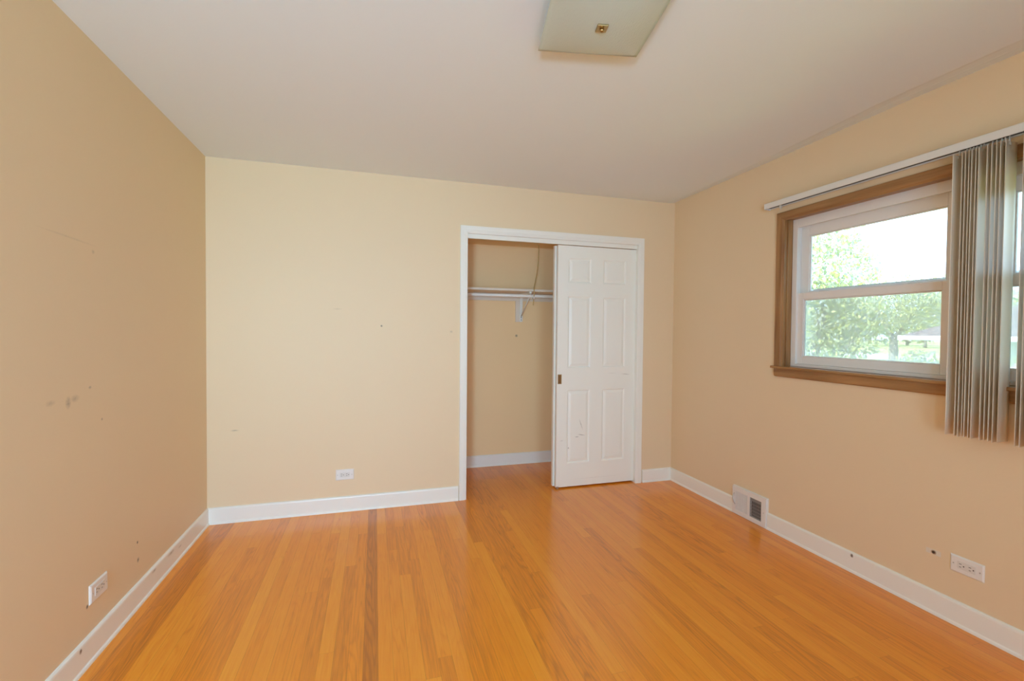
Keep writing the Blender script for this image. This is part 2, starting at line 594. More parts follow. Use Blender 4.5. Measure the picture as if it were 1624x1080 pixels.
tag(boxes('trim_5', M_trim, [((DX0 - 0.06, REAR, 0), (DX0, REAR + 0.018, DZ + 0.06)), ((DX1, REAR, 0), (DX1 + 0.06, REAR + 0.018, DZ + 0.06)),
                             ((DX0, REAR, DZ), (DX1, REAR + 0.018, DZ + 0.06))]),
    'white casing of the added doorway behind the viewer', 'casing', kind='structure')
rw = boxes('added_rear_window', M_vinyl, [((RX0, REAR - 0.09, RZ0), (RX0 + 0.03, REAR + 0.01, RZ1)), ((RX1 - 0.03, REAR - 0.09, RZ0), (RX1, REAR + 0.01, RZ1)),
                                 ((RX0 + 0.03, REAR - 0.09, RZ0), (RX1 - 0.03, REAR + 0.01, RZ0 + 0.03)),
                                 ((RX0 + 0.03, REAR - 0.09, RZ1 - 0.03), (RX1 - 0.03, REAR + 0.01, RZ1))])
tag(rw, 'small white framed window added in the wall behind the viewer to let light in', 'window', kind='structure')

# closet shell
CX0, CX1, CY, CZ = 1.42, W - 0.02, 0.812, 2.131
tag(boxes('wall_closet_back', M_closet, [((CX0 - T, CY, -0.1), (CX1 + T, CY + T, CZ + 0.25))]),
    'cream back wall inside the closet', 'wall', kind='structure')
tag(boxes('wall_closet_left', M_closet, [((CX0 - T, T, -0.1), (CX0, CY, CZ + 0.25))]),
    'cream side wall inside the closet, hidden end', 'wall', kind='structure')
tag(boxes('wall_closet_right', M_closet, [((CX1, T, -0.1), (CX1 + T, CY, CZ + 0.25))]),
    'cream side wall inside the closet, behind the doors', 'wall', kind='structure')
tag(boxes('ceiling_closet', M_closet, [((CX0, T, CZ), (CX1, CY, CZ + 0.1))]),
    'low cream ceiling inside the closet', 'ceiling', kind='structure')

# ------------------------------------------------------------------ baseboards
BB = ((0, 0), (0.019, 0), (0.0185, 0.006), (0.0165, 0.011), (0.013, 0.014), (0.012, 0.016), (0.012, 0.097),
      (0.0105, 0.104), (0.006, 0.109), (0, 0.110))


def baseboard(name, mat, a, b, n, label, k0=0.0, k1=0.0):
    """profile swept from a to b, n points into the room; k0/k1 shorten each end by k*depth (mitre)"""
    a, b, n = Vector(a), Vector(b), Vector(n)
    d = (b - a).normalized()
    bm = bmesh.new()
    sweep(bm, [[a + n * u + d * (k0 * u) + Vector((0, 0, v)), b + n * u - d * (k1 * u) + Vector((0, 0, v))] for u, v in BB])
    return tag(obj(name, bm, mat), label, 'baseboard', kind='structure')


baseboard('baseboard_left', M_base_left, (0, REAR, 0), (0, 0, 0), (1, 0, 0), 'white baseboard along the left wall with chips', 1, 1)
baseboard('baseboard_back', M_trim, (0, 0, 0), (1.690, 0, 0), (0, -1, 0), 'white baseboard left of the closet', 1, 0)
baseboard('baseboard_back_corner', M_trim, (3.303, 0, 0), (W, 0, 0), (0, -1, 0), 'short white baseboard between closet and window wall', 0, 1)
baseboard('baseboard_right_corner', M_base_right, (W, 0, 0), (W, -0.760, 0), (-1, 0, 0), 'white baseboard between the corner and the floor register', 1, 0)
baseboard('baseboard_right', M_base_right, (W, -1.062, 0), (W, REAR, 0), (-1, 0, 0), 'white baseboard under the windows with a dark chip', 0, 1)
baseboard('baseboard_rear_left', M_trim, (0, REAR, 0), (DX0 - 0.06, REAR, 0), (0, 1, 0), 'white baseboard behind the viewer under the added window', 1, 0)
baseboard('baseboard_rear_right', M_trim, (DX1 + 0.06, REAR, 0), (W, REAR, 0), (0, 1, 0), 'white baseboard behind the viewer beside the added doorway', 0, 1)
baseboard('baseboard_closet', M_trim, (CX0, CY, 0), (CX1, CY, 0), (0, -1, 0), 'white baseboard at the back of the closet', 0, 0)

# ------------------------------------------------------------------ closet casing, jamb, track fascia
CAS = ((0.000, 0), (0.000, 0.009), (0.003, 0.012), (0.010, 0.0125), (0.012, 0.0145), (0.022, 0.0150), (0.024, 0.0165),
       (0.046, 0.0175), (0.052, 0.0185), (0.056, 0.0185), (0.0575, 0.0165), (0.0575, 0))
cx0, cx1, cz = 1.752, 3.2315, 2.054
cr = empty('trim_1', ((cx0 + cx1) / 2, 0, 0), 'white stepped casing around the closet opening', 'casing', kind='structure')
def casing_piece(name, paths):
    bm = bmesh.new()
    sweep(bm, paths)
    o = obj(name, bm, M_trim)
    o.parent = cr
    o.matrix_parent_inverse = Matrix.Translation(-cr.location)
    return o
casing_piece('side_casing', [[(cx0 - u, -v, 0), (cx0 - u, -v, cz + u)] for u, v in CAS])
casing_piece('side_casing', [[(cx1 + u, -v, 0), (cx1 + u, -v, cz + u)] for u, v in CAS])
casing_piece('head_casing', [[(cx0 - u, -v, cz + u), (cx1 + u, -v, cz + u)] for u, v in CAS])
tag(boxes('trim_2', M_trim, [((OX0 - 0.001, -0.002, 0), (OX0 + 0.009, T + 0.01, OZ - 0.004)), ((OX1 - 0.009, -0.002, 0), (OX1 + 0.001, T + 0.01, OZ - 0.004)),
                             ((OX0 - 0.001, -0.002, OZ - 0.004), (OX1 + 0.001, T + 0.01, OZ + 0.004))]),
    'white door jamb lining the closet opening', 'jamb', kind='structure')
tag(boxes('trim_3', M_trim, [((OX0 + 0.009, 0.014, 2.0225), (OX1 - 0.009, 0.026, OZ - 0.004)), ((OX0 + 0.009, 0.026, 2.036), (OX1 - 0.009, 0.108, OZ - 0.004))], bevel=0.0012),
    'white sliding door track fascia under the closet head casing', 'track', kind='structure')


# ------------------------------------------------------------------ six panel sliding doors
def door(name, x0, x1, y0, th, z0, z1, label):
    w = x1 - x0
    k = w / 0.733
    px = [(x0 + 0.095 * k, x0 + 0.305 * k), (x0 + 0.420 * k, x0 + 0.638 * k)]
    pz = [(0.207, 0.822), (1.006, 1.602), (1.712, 1.919)]
    bm = bmesh.new()
    gx = sorted([x0, x1] + [v for p in px for v in p])
    gz = sorted([z0, z1] + [v for p in pz for v in p])
    def q(a, b, c, d):
        bm.faces.new([bm.verts.new(p) for p in (a, b, c, d)])
    for i in range(len(gx) - 1):
        for j in range(len(gz) - 1):
            xa, xb, za, zb = gx[i], gx[i + 1], gz[j], gz[j + 1]
            if (xa, xb) in px and (za, zb) in pz:
                prev = None
                for inset, dep in ((0, 0), (0.004, 0.0015), (0.010, 0.0075), (0.014, 0.008), (0.034, 0.0025), (0.037, 0.002)):
                    ring = [(xa + inset, y0 + dep, za + inset), (xb - inset, y0 + dep, za + inset),
                            (xb - inset, y0 + dep, zb - inset), (xa + inset, y0 + dep, zb - inset)]
                    if prev:
                        for m_ in range(4):
                            q(prev[m_], prev[(m_ + 1) % 4], ring[(m_ + 1) % 4], ring[m_])
                    prev = ring
                q(*prev)
            else:
                q((xa, y0, za), (xb, y0, za), (xb, y0, zb), (xa, y0, zb))
    y1 = y0 + th
    q((x0, y0, z0), (x0, y0, z1), (x0, y1, z1), (x0, y1, z0))
    q((x1, y0, z0), (x1, y1, z0), (x1, y1, z1), (x1, y0, z1))
    q((x0, y1, z0), (x0, y1, z1), (x1, y1, z1), (x1, y1, z0))
    q((x0, y0, z0), (x0, y1, z0), (x1, y1, z0), (x1, y0, z0))
    q((x0, y0, z1), (x1, y0, z1), (x1, y1, z1), (x0, y1, z1))
    bmesh.ops.remove_doubles(bm, verts=bm.verts, dist=1e-5)
    root = empty(name, ((x0 + x1) / 2, y0 + th / 2, z0), label, 'door', kind='structure')
    inv = Matrix.Translation(-root.location)
    o = obj('door_panel', bm, M_door, root)
    o.matrix_parent_inverse = inv
    return root, inv


d1, inv = door('door_1', 2.512, 3.2355, 0.030, 0.033, 0.013, 2.019, 'white six-panel sliding closet door at the front with a brass flush pull')
px0, px1, pz0, pz1 = 2.5205, 2.5535, 0.874, 0.953
pull = boxes('flush_pull', M_brass, [((px0, 0.0282, pz0), (px0 + 0.006, 0.031, pz1)), ((px1 - 0.006, 0.0282, pz0), (px1, 0.031, pz1)),
                                     ((px0, 0.0282, pz0), (px1, 0.031, pz0 + 0.007)), ((px0, 0.0282, pz1 - 0.007), (px1, 0.031, pz1))], d1)
pull.matrix_parent_inverse = inv
pull['label'] = 'dull brass recessed finger pull'
bm = bmesh.new()
pp = [(px0 + .006, .0290, pz0 + .007), (px1 - .006, .0290, pz0 + .007), (px1 - .006, .0290, pz1 - .007), (px0 + .006, .0290, pz1 - .007)]
bm.faces.new([bm.verts.new(p) for p in pp])
pc = obj('cup', bm, M_dbrass, pull)
bm = bmesh.new()
add_box(bm, (2.515, 0.026, 0.001), (2.535, 0.0298, 0.020))
g = obj('floor_guide', bm, M_steel, d1)
g.matrix_parent_inverse = inv
d2, inv2 = door('door_2', 2.499, 3.225, 0.072, 0.033, 0.013, 2.019, 'white sliding closet door parked behind the front one, only its edge showing')

# ------------------------------------------------------------------ closet shelf, rod, bracket, cord
tag(boxes('closet_shelf', M_shelf, [((CX0 + 0.002, 0.500, 1.672), (CX1 - 0.002, CY - 0.001, 1.693))], bevel=0.002),
    'painted wooden closet shelf above the clothes rod', 'shelf')
tag(boxes('shelf_cleat', M_shelf, [((CX0 + 0.002, CY - 0.019, 1.601), (CX1 - 0.002, CY - 0.001, 1.671))], bevel=0.002),
    'painted strip on the closet back wall carrying the shelf', 'shelf support')
bm = bmesh.new()
add_tube(bm, [(CX0 + 0.001, 0.500, 1.627), (CX1 - 0.001, 0.500, 1.632)], 0.0145, 16)
for f in bm.faces:
    f.smooth = len(f.verts) == 4
tag(obj('closet_rod', bm, M_trim), 'white round clothes rod below the closet shelf', 'rod')
BX = 2.440
br = empty('shelf_bracket', (BX, CY, 1.60), 'white metal shelf and rod bracket on a wooden block in the closet', 'bracket')
ib = Matrix.Translation(-br.location)
def bpart(name, bm, m, bevel=0.0, smooth=False):
    o = obj(name, bm, m, br, bevel, smooth)
    o.matrix_parent_inverse = ib
    return o
bm = bmesh.new()
add_box(bm, (2.384, CY - 0.019, 1.397), (2.442, CY - 0.0005, 1.6005))
bpart('mounting_block', bm, M_shelf, 0.002)
bm = bmesh.new()
add_box(bm, (BX - 0.012, CY - 0.026, 1.400), (BX + 0.013, CY - 0.0195, 1.648))
bpart('wall_plate', bm, M_trim, 0.001)
bm = bmesh.new()
add_box(bm, (BX - 0.011, 0.512, 1.655), (BX + 0.011, CY - 0.020, 1.6715))
bpart('arm', bm, M_trim, 0.001)
bm = bmesh.new()
add_tube(bm, [(BX, CY - 0.026, 1.452), (BX, 0.60, 1.585), (BX, 0.520, 1.645)], 0.0065, 8)
bpart('brace', bm, M_trim, smooth=True)
bm = bmesh.new()
add_tube(bm, [(BX, 0.520 + 0.022 * math.cos(a) - 0.02, 1.627 + 0.0225 * math.sin(a)) for a in [math.radians(80 - 25 * i) * 1.0 - 0 for i in range(0, 12)]], 0.0045, 8)
bpart('rod_hook', bm, M_trim, smooth=True)
for z in (1.418, 1.440):
    bm = bmesh.new()
    add_lathe(bm, [(0.0048, 0), (0.0042, -0.002), (0.001, -0.003)], (BX, CY - 0.026, z), 'y', 10)
    bpart('screw', bm, M_dark)
bm = bmesh.new()
cord_pts = [(2.566, 0.655, CZ), (2.564, 0.652, 2.05), (2.556, 0.640, 1.96), (2.536, 0.612, 1.86), (2.507, 0.570, 1.78),
            (2.478, 0.525, 1.712), (2.466, 0.490, 1.695), (2.463, 0.4785, 1.660), (2.461, 0.4775, 1.628), (2.458, 0.480, 1.590), (2.455, 0.481, 1.545)]
def smooth_path(p, n=6):
    p = [Vector(q) for q in p]
    out = []
    for i in range(len(p) - 1):
        a, b, c, d = p[max(i - 1, 0)], p[i], p[i + 1], p[min(i + 2, len(p) - 1)]
        for k in range(n):
            t = k / n
            out.append(0.5 * ((2 * b) + (c - a) * t + (2 * a - 5 * b + 4 * c - d) * t * t + (3 * b - a - 3 * c + d) * t ** 3))
    return out + [p[-1]]
add_tube(bm, smooth_path(cord_pts), 0.0044, 8)
cord = tag(obj('pull_cord', bm, M_cord, smooth=True), 'thin tan cord hanging from the closet ceiling over the rod', 'cord')
bm = bmesh.new()
add_lathe(bm, [(0.002, 0.012), (0.007, 0.010), (0.008, 0), (0.007, -0.012), (0.003, -0.014)], (2.4605, 0.4735, 1.615), 'z', 12)
obj('end_knob', bm, M_plate, cord, smooth=True)


# ------------------------------------------------------------------ outlets
def outlet(loc, rz, label):
    r = empty('wall_outlet', loc, label, 'outlet', rz, 'duplex wall outlets')
    bm = bmesh.new()
    pw, ph = 0.0620, 0.0385
    vs0 = [bm.verts.new((sx * pw, 0, sz * ph)) for sx, sz in ((-1, -1), (1, -1), (1, 1), (-1, 1))]
    vs1 = [bm.verts.new((sx * pw, -0.003, sz * ph)) for sx, sz in ((-1, -1), (1, -1), (1, 1), (-1, 1))]
    vs2 = [bm.verts.new((sx * (pw - 0.006), -0.0070, sz * (ph - 0.006))) for sx, sz in ((-1, -1), (1, -1), (1, 1), (-1, 1))]
    for a, b in ((vs0, vs1), (vs1, vs2)):
        for i in range(4):
            bm.faces.new((a[i], a[(i + 1) % 4], b[(i + 1) % 4], b[i]))
    bm.faces.new(vs2)
    bm.faces.new(list(reversed(vs0)))
    obj('cover_plate', bm, M_plate, r, 0.0012)
    ins = boxes('receptacle', M_insert, [((-0.0335, -0.0086, -0.0170), (0.0335, -0.0060, 0.0170))], r, 0.0015)
    for cxo in (-0.0165, 0.0185):
        for (sx, sz, w2, h2) in ((-0.005, 0.0066, 0.0045, 0.0012), (-0.005, -0.0066, 0.0036, 0.0012)):
            boxes('slot', M_dark, [((cxo + sx - w2, -0.0090, sz - h2), (cxo + sx + w2, -0.0080, sz + h2))], ins)
        bm = bmesh.new()
        add_lathe(bm, [(0.0028, -0.0080), (0.0028, -0.0090)], (cxo + 0.0075, 0, 0), 'y', 10)
        obj('ground_hole', bm, M_dark, ins)
    for s in (-1, 1):
        bm = bmesh.new()
        add_lathe(bm, [(0.0032, -0.0060), (0.0030, -0.0078), (0.0012, -0.0084)], (s * 0.0480, 0, 0), 'y', 10)
        obj('screw', bm, M_steel, r)
    return r


outlet((0.866, 0, 0.2655), 0.0, 'white sideways outlet on the end wall left of the closet')
outlet((0, -1.263, 0.2585), math.pi / 2, 'white sideways outlet on the left wall above the chipped baseboard')
outlet((W, -2.139, 0.2765), -math.pi / 2, 'white sideways outlet under the window pair beside the cable hole')
# small cable hole next to it
r = empty('cable_outlet', (W, -2.009, 0.286), 'small cable hole in a pale painted patch beside the outlet', 'cable hole', -math.pi / 2)
M_patch = simple('pale_patch', (0.78, 0.70, 0.58), 0.5)
boxes('patch', M_patch, [((-0.030, -0.0012, -0.012), (0.030, 0.0, 0.012))], r, 0.0008)
bm = bmesh.new()
add_lathe(bm, [(0.0095, -0.0010), (0.0090, -0.0030), (0.0062, -0.0032), (0.0060, -0.0008)], (0.002, 0, 0), 'y', 16)
obj('bushing', bm, M_steel, r)
bm = bmesh.new()
add_lathe(bm, [(0.0060, -0.0010), (0.0058, -0.0034), (0.002, -0.0036)], (0.002, 0, 0), 'y', 14)
obj('hole', bm, M_dark, r)

# ------------------------------------------------------------------ floor register on the right wall
r = empty('wall_register', (W, -0.911, 0.0), 'white metal heating register set in the baseboard, one side open', 'register', -math.pi / 2)
hw = 0.1495
# local: x along wall towards the viewer, -y into the room
ZB, ZT = 0.002, 0.200
LX0, LX1, RXa, RXb = -0.118, -0.006, 0.012, 0.112
GZ0, GZ1 = 0.034, 0.168
bm = bmesh.new()
FY = -0.022
add_box(bm, (-hw, FY, ZB), (hw, -0.0005, GZ0))
add_box(bm, (-hw, FY, GZ1), (hw, -0.0005, ZT))
add_box(bm, (-hw, FY, GZ0), (LX0, -0.0005, GZ1))
add_box(bm, (LX1, FY, GZ0), (RXa, -0.0005, GZ1))
add_box(bm, (RXb, FY, GZ0), (hw, -0.0005, GZ1))
obj('face_frame', bm, M_plate, r)
boxes('border', M_plate, [((-hw - 0.003, -0.012, ZT - 0.002), (hw + 0.003, -0.0005, ZT + 0.004)), ((hw, -0.012, ZB), (hw + 0.004, -0.0005, ZT + 0.004)),
                          ((-hw - 0.004, -0.012, ZB), (-hw, -0.0005, ZT + 0.004))], r, 0.0015)
bm = bmesh.new()
n = 14
for i in range(n):
    xx = LX0 + (LX1 - LX0) * (i + 0.5) / n
    add_box(bm, (xx - 0.0022, FY + 0.001, GZ0), (xx + 0.0022, FY + 0.005, GZ1))
obj('louver_grille', bm, M_plate, r)
boxes('damper', M_insert, [((LX0, -0.0110, GZ0), (LX1, -0.0090, GZ1))], r)
boxes('duct', M_black, [((RXa, -0.0030, GZ0), (RXb, -0.0010, GZ1))], r)
bm = bmesh.new()
for i in range(9):
    xx = RXa + (RXb - RXa) * (i + 0.5) / 9
    add_box(bm, (xx - 0.0011, FY + 0.001, GZ0), (xx + 0.0011, FY + 0.004, GZ1))
for j in range(1, 6):
    zz = GZ0 + (GZ1 - GZ0) * j / 6
    add_box(bm, (RXa, FY + 0.005, zz - 0.0010), (RXb, FY + 0.007, zz + 0.0010))
M_grey = simple('grey_bars', (0.36, 0.32, 0.28), 0.5)
obj('open_grille', bm, M_grey, r)
boxes('blade', M_grey, [((RXa, -0.013, GZ1 - 0.022), (RXb, -0.010, GZ1))], r)
bm = bmesh.new()
add_tube(bm, [(-0.131, FY, 0.150), (-0.131, FY - 0.006, 0.140), (-0.133, FY - 0.012, 0.118), (-0.131, FY - 0.014, 0.108), (-0.129, FY - 0.008, 0.085), (-0.122, FY, 0.070)], 0.0026, 8)
obj('lever', bm, M_steel, r, smooth=True)
bm = bmesh.new()
add_lathe(bm, [(0.0032, FY + 0.001), (0.0028, FY - 0.0016), (0.001, FY - 0.002)], (0.131, 0, 0.100), 'y', 10)
obj('screw', bm, M_steel, r)

# ------------------------------------------------------------------ window pair in the right wall
OAK = ((0.000, 0), (0.000, 0.010), (0.006, 0.012), (0.012, 0.0165), (0.020, 0.0185), (0.048, 0.0190), (0.055, 0.0170), (0.0575, 0.013), (0.0575, 0))
iy0, iy1, iz = WY0 + 0.002, -1.1525, 2.0325
ct = empty('trim_4', (W, (iy0 + iy1) / 2, 1.1), 'worn oak casing around the window pair', 'casing', kind='structure')
ict = Matrix.Translation(-ct.location)
def oak_piece(name, bm, m, bevel=0.0):
    o = obj(name, bm, m, ct, bevel)
    o.matrix_parent_inverse = ict
    return o
bm = bmesh.new()
sweep(bm, [[(W - v, iy1 + u, 1.0985), (W - v, iy1 + u, iz + u)] for u, v in OAK])
oak_piece('side_casing', bm, M_oak_v)
bm = bmesh.new()
sweep(bm, [[(W - v, iy0 - u, 1.0985), (W - v, iy0 - u, iz + u)] for u, v in OAK])
oak_piece('side_casing', bm, M_oak_v)
bm = bmesh.new()
sweep(bm, [[(W - v, iy1 + u, iz + u), (W - v, iy0 - u, iz + u)] for u, v in OAK])
oak_piece('head_casing', bm, M_oak_h)
bm = bmesh.new()   # jamb lining with a stop
add_box(bm, (W - 0.010, -1.1535, 1.0985), (W + 0.125, WY1, WZ1))
add_box(bm, (W + 0.012, -1.1590, 1.0985), (W + 0.049, -1.1535, 2.0405))
oak_piece('side_jamb', bm, M_oak_v)
bm = bmesh.new()
add_box(bm, (W - 0.010, WY0, 1.0985), (W + 0.125, WY0 + 0.003, WZ1))
oak_piece('side_jamb', bm, M_oak_v)
bm = bmesh.new()
add_box(bm, (W - 0.010, WY0 + 0.003, 2.0430), (W + 0.125, -1.1535, WZ1))
add_box(bm, (W + 0.012, WY0 + 0.003, 2.0360), (W + 0.049, -1.1590, 2.0430))
oak_piece('head_jamb', bm, M_oak_h)
bm = bmesh.new()   # mullion between the two windows
add_box(bm, (W - 0.006, -2.130, 1.0985), (W + 0.125, -2.050, 2.0360))
add_box(bm, (W - 0.016, -2.122, 1.0985), (W - 0.006, -2.058, 2.0320))
oak_piece('mullion', bm, M_oak_v, 0.002)
tag(boxes('windowsill', M_sill, [((W - 0.042, iy0 - 0.075, 1.083), (W - 0.0005, -1.0885, 1.0985)), ((W - 0.001, WY0 + 0.004, 1.0905), (W + 0.12, -1.1515, 1.0985))], bevel=0.004, seg=3),
    'narrow oak sill below the window pair', 'sill', kind='structure')
bm = bmesh.new()
ap = [(W - 0.0005, -1.100, 1.0315), (W - 0.0005, iy0 - 0.0575, 1.0315)]
sweep(bm, [[(W - v, -1.0985 - e, z), (W - v, iy0 - 0.060 + e, z)] for v, z, e in
           ((0.0005, 1.0295, 0.006), (0.014, 1.0295, 0.006), (0.019, 1.036, 0.001), (0.020, 1.060, 0.0), (0.020, 1.0828, 0), (0.0005, 1.0828, 0))])
tag(obj('apron', bm, M_oak_h), 'oak apron board under the windowsill', 'apron', kind='structure')


def rect_frame(bm, x0, x1, ya, yb, za, zb, wl_, wr_, wt, wb):
    """ya > yb (ya is the far, left hand side)"""
    add_box(bm, (x0, ya - wl_, za), (x1, ya, zb))
    add_box(bm, (x0, yb, za), (x1, yb + wr_, zb))
    add_box(bm, (x0, yb + wr_, zb - wt), (x1, ya - wl_, zb))
    add_box(bm, (x0, yb + wr_, za), (x1, ya - wl_, za + wb))


def window(name, ya, yb, label):
    r = empty(name, (W, (ya + yb) / 2, 1.1), label, 'window', kind='structure')
    inv = Matrix.Translation(-r.location)
    def part(n, bm, m, parent=r, bevel=0.0):
        o = obj(n, bm, m, parent, bevel)
        o.matrix_parent_inverse = inv if parent is r else Matrix.Identity(4)
        return o
    bm = bmesh.new()
    zb = 2.0425
    rect_frame(bm, W + 0.050, W + 0.066, ya, yb, 1.0990, zb, 0.035, 0.035, 0.060, 0.018)
    rect_frame(bm, W + 0.066, W + 0.128, ya, yb, 1.0990, zb, 0.022, 0.022, 0.046, 0.018)
    part('window_frame', bm, M_vinyl, bevel=0.002)
    # upper sash, set back
    bm = bmesh.new()
    rect_frame(bm, W + 0.098, W + 0.122, ya - 0.023, yb + 0.023, 1.545, zb - 0.047, 0.056, 0.056, 0.068, 0.03)
    rect_frame(bm, W + 0.104, W + 0.116, ya - 0.079, yb + 0.079, 1.575, 1.9275, 0.007, 0.007, 0.007, 0.004)
    us = part('upper_sash', bm, M_vinyl, bevel=0.0022)
    bm = bmesh.new()
    add_box(bm, (W + 0.109, yb + 0.079, 1.575), (W + 0.112, ya - 0.079, 1.9275))
    o = obj('pane', bm, M_pane, us)
    # lower sash in front
    bm = bmesh.new()
    rect_frame(bm, W + 0.064, W + 0.090, ya - 0.024, yb + 0.024, 1.1175, 1.5670, 0.050, 0.050, 0.044, 0.0465)
    rect_frame(bm, W + 0.070, W + 0.084, ya - 0.074, yb + 0.074, 1.164, 1.523, 0.006, 0.006, 0.006, 0.006)
    lsash = part('lower_sash', bm, M_vinyl, bevel=0.0022)
    bm = bmesh.new()
    add_box(bm, (W + 0.076, yb + 0.074, 1.164), (W + 0.079, ya - 0.074, 1.523))
    obj('pane', bm, M_pane, lsash)
    for yy in (ya - 0.20, yb + 0.20):
        bm = bmesh.new()
        sweep(bm, [[(W + 0.070 + a, yy - 0.028, z), (W + 0.070 + a, yy + 0.028, z)] for a, z in ((0, 1.5670), (0.004, 1.5715), (0.016, 1.5715), (0.020, 1.5670))])
        obj('sash_lock', bm, M_clear, lsash)
    # screen outside the lower half
    bm = bmesh.new()
    rect_frame(bm, W + 0.1290, W + 0.1350, ya - 0.015, yb + 0.015, 1.105, 1.590, 0.02, 0.02, 0.02, 0.02)
    sf = part('screen_frame', bm, M_vinyl)
    bm = bmesh.new()
    add_box(bm, (W + 0.1315, yb + 0.035, 1.125), (W + 0.1320, ya - 0.035, 1.570))
    obj('insect_screen', bm, M_screen, sf)
    return r


window('window_1', -1.1595, -2.0495, 'white double-hung window nearest the closet')
window('window_2', -2.1305, -3.0215, 'white double-hung window mostly hidden behind the blind vanes')

# ------------------------------------------------------------------ vertical blind
vb_ = empty('vertical_blind', (W, -2.11, 2.10), 'vertical blind with white rail and cream vanes bunched between the windows', 'blind')
ivb = Matrix.Translation(-vb_.location)
def vpart(name, bm, m, parent=None, bevel=0.0, smooth=False):
    o = obj(name, bm, m, parent or vb_, bevel, smooth)
    if parent is None:
        o.matrix_parent_inverse = ivb
    return o
RXC = W - 0.0700
def rail_z(y):
    return 2.1085 + 0.006 * (y + 3.15) / 2.1
bm = bmesh.new()
prof = ((-0.024, 0.001), (-0.024, 0.0335), (-0.021, 0.036), (0.021, 0.036), (0.024, 0.0335), (0.024, 0.001), (0.017, 0.000), (0.017, 0.022), (-0.0205, 0.022), (-0.0205, 0.000))
yA, yB = -1.0735, -3.16
sweep(bm, [[(RXC + u, yA, rail_z(yA) + v), (RXC + u, yB, rail_z(yB) + v)] for u, v in prof])
rail = vpart('head_rail', bm, M_rail)
bm = bmesh.new()
sweep(bm, [[(RXC + u, yA - 0.004, rail_z(yA) + v), (RXC + u, yB + 0.004, rail_z(yB) + v)] for u, v in ((-0.0203, 0.007), (-0.0203, 0.0215), (0.0168, 0.0215), (0.0168, 0.007))])
obj('slot_shade', bm, M_dark, rail)  # dark strip put in as the shade inside the rail slot
boxes('end_cap', M_plate, [((RXC - 0.0245, yA - 0.001, rail_z(yA) - 0.002), (RXC + 0.0245, yA + 0.004, rail_z(yA) + 0.0365))], rail, 0.001)
for yy in (-1.135, -1.62, -2.02, -2.60):
    boxes('mounting_clip', M_steel, [((RXC - 0.018, yy - 0.018, rail_z(yy) + 0.0355), (W - 0.0005, yy + 0.018, rail_z(yy) + 0.0390)),
                                     ((W - 0.003, yy - 0.018, rail_z(yy) + 0.0355), (W - 0.0005, yy + 0.018, rail_z(yy) + 0.062))], rail)
bm = bmesh.new()
yy = -1.175
add_box(bm, (RXC - 0.006, yy - 0.006, rail_z(yy) - 0.014), (RXC + 0.004, yy + 0.006, rail_z(yy) + 0.004))
add_tube(bm, [(RXC - 0.001, yy, rail_z(yy) - 0.012), (RXC - 0.001, yy - 0.004, rail_z(yy) - 0.022), (RXC - 0.001, yy + 0.003, rail_z(yy) - 0.026)], 0.0025, 6)
obj('empty_carrier', bm, M_clear, rail)

VW, VZ0 = 0.0890, 0.872
def vane(y, ang, bow=0.006, dz=0.0, side=1, twist=0.0):
    """hangs at (RXC, y); ang 0 = square to the wall, curved across its width"""
    zt = rail_z(y) - 0.016
    bm = bmesh.new()
    NU, NV = 8, 10
    rows = []
    for j in range(NV + 1):
        t = j / NV
        z = zt + (VZ0 + dz - zt) * t
        row_ = []
        a = ang + twist * t
        for i in range(NU + 1):
            u = (i / NU - 0.5) * VW
            b = bow * (1 - (2 * i / NU - 1) ** 2) * side
            row_.append((u, b, a, z))
        rows.append(row_)
    th = 0.0008
    for s in (-1, 1):
        vs = [[bm.verts.new((RXC + u * math.cos(a) - (b + s * th / 2) * math.sin(a), y + u * math.sin(a) + (b + s * th / 2) * math.cos(a), z)) for u, b, a, z in r_] for r_ in rows]
        if s == -1:
            first = vs
        for j in range(NV):
            for i in range(NU):
                f = (vs[j][i], vs[j][i + 1], vs[j + 1][i + 1], vs[j + 1][i])
                bm.faces.new(f if s == 1 else tuple(reversed(f))).smooth = True
    for j in range(NV):
        for i in (0, NU):
            bm.faces.new((first[j][i], first[j + 1][i], vs[j + 1][i], vs[j][i]))
    for i in range(NU):
        bm.faces.new((first[0][i], first[0][i + 1], vs[0][i + 1], vs[0][i]))
        bm.faces.new((first[NV][i], first[NV][i + 1], vs[NV][i + 1], vs[NV][i]))
    v = vpart('vane', bm, M_vane)
    bm = bmesh.new()
    add_box(bm, (RXC - 0.003, y - 0.0015 + bow * side, zt - 0.014), (RXC + 0.003, y + 0.0015 + bow * side, rail_z(y) + 0.004))
    add_box(bm, (RXC - 0.010, y - 0.0012 + bow * side, zt - 0.014), (RXC + 0.010, y + 0.0012 + bow * side, zt - 0.004))
    obj('hanger', bm, M_clear, v)
    return v


vr = random.Random(4)
Y0 = -2.112
for off, ang in ((0, -0.12), (0.026, 0.04), (0.038, 0.02), (0.050, 0.03), (0.061, 0.0), (0.074, 0.02), (0.085, 0.0),
                 (0.113, -0.02), (0.126, 0.02), (0.142, 0.0), (0.153, 0.03), (0.1665, 0.10)):
    vane(Y0 - off, ang, dz=vr.uniform(-0.003, 0.003), twist=vr.uniform(-0.03, 0.03))
for off in (0.222, 0.238, 0.254):
    vane(Y0 - off, 0.03 + vr.uniform(-.03, .03))

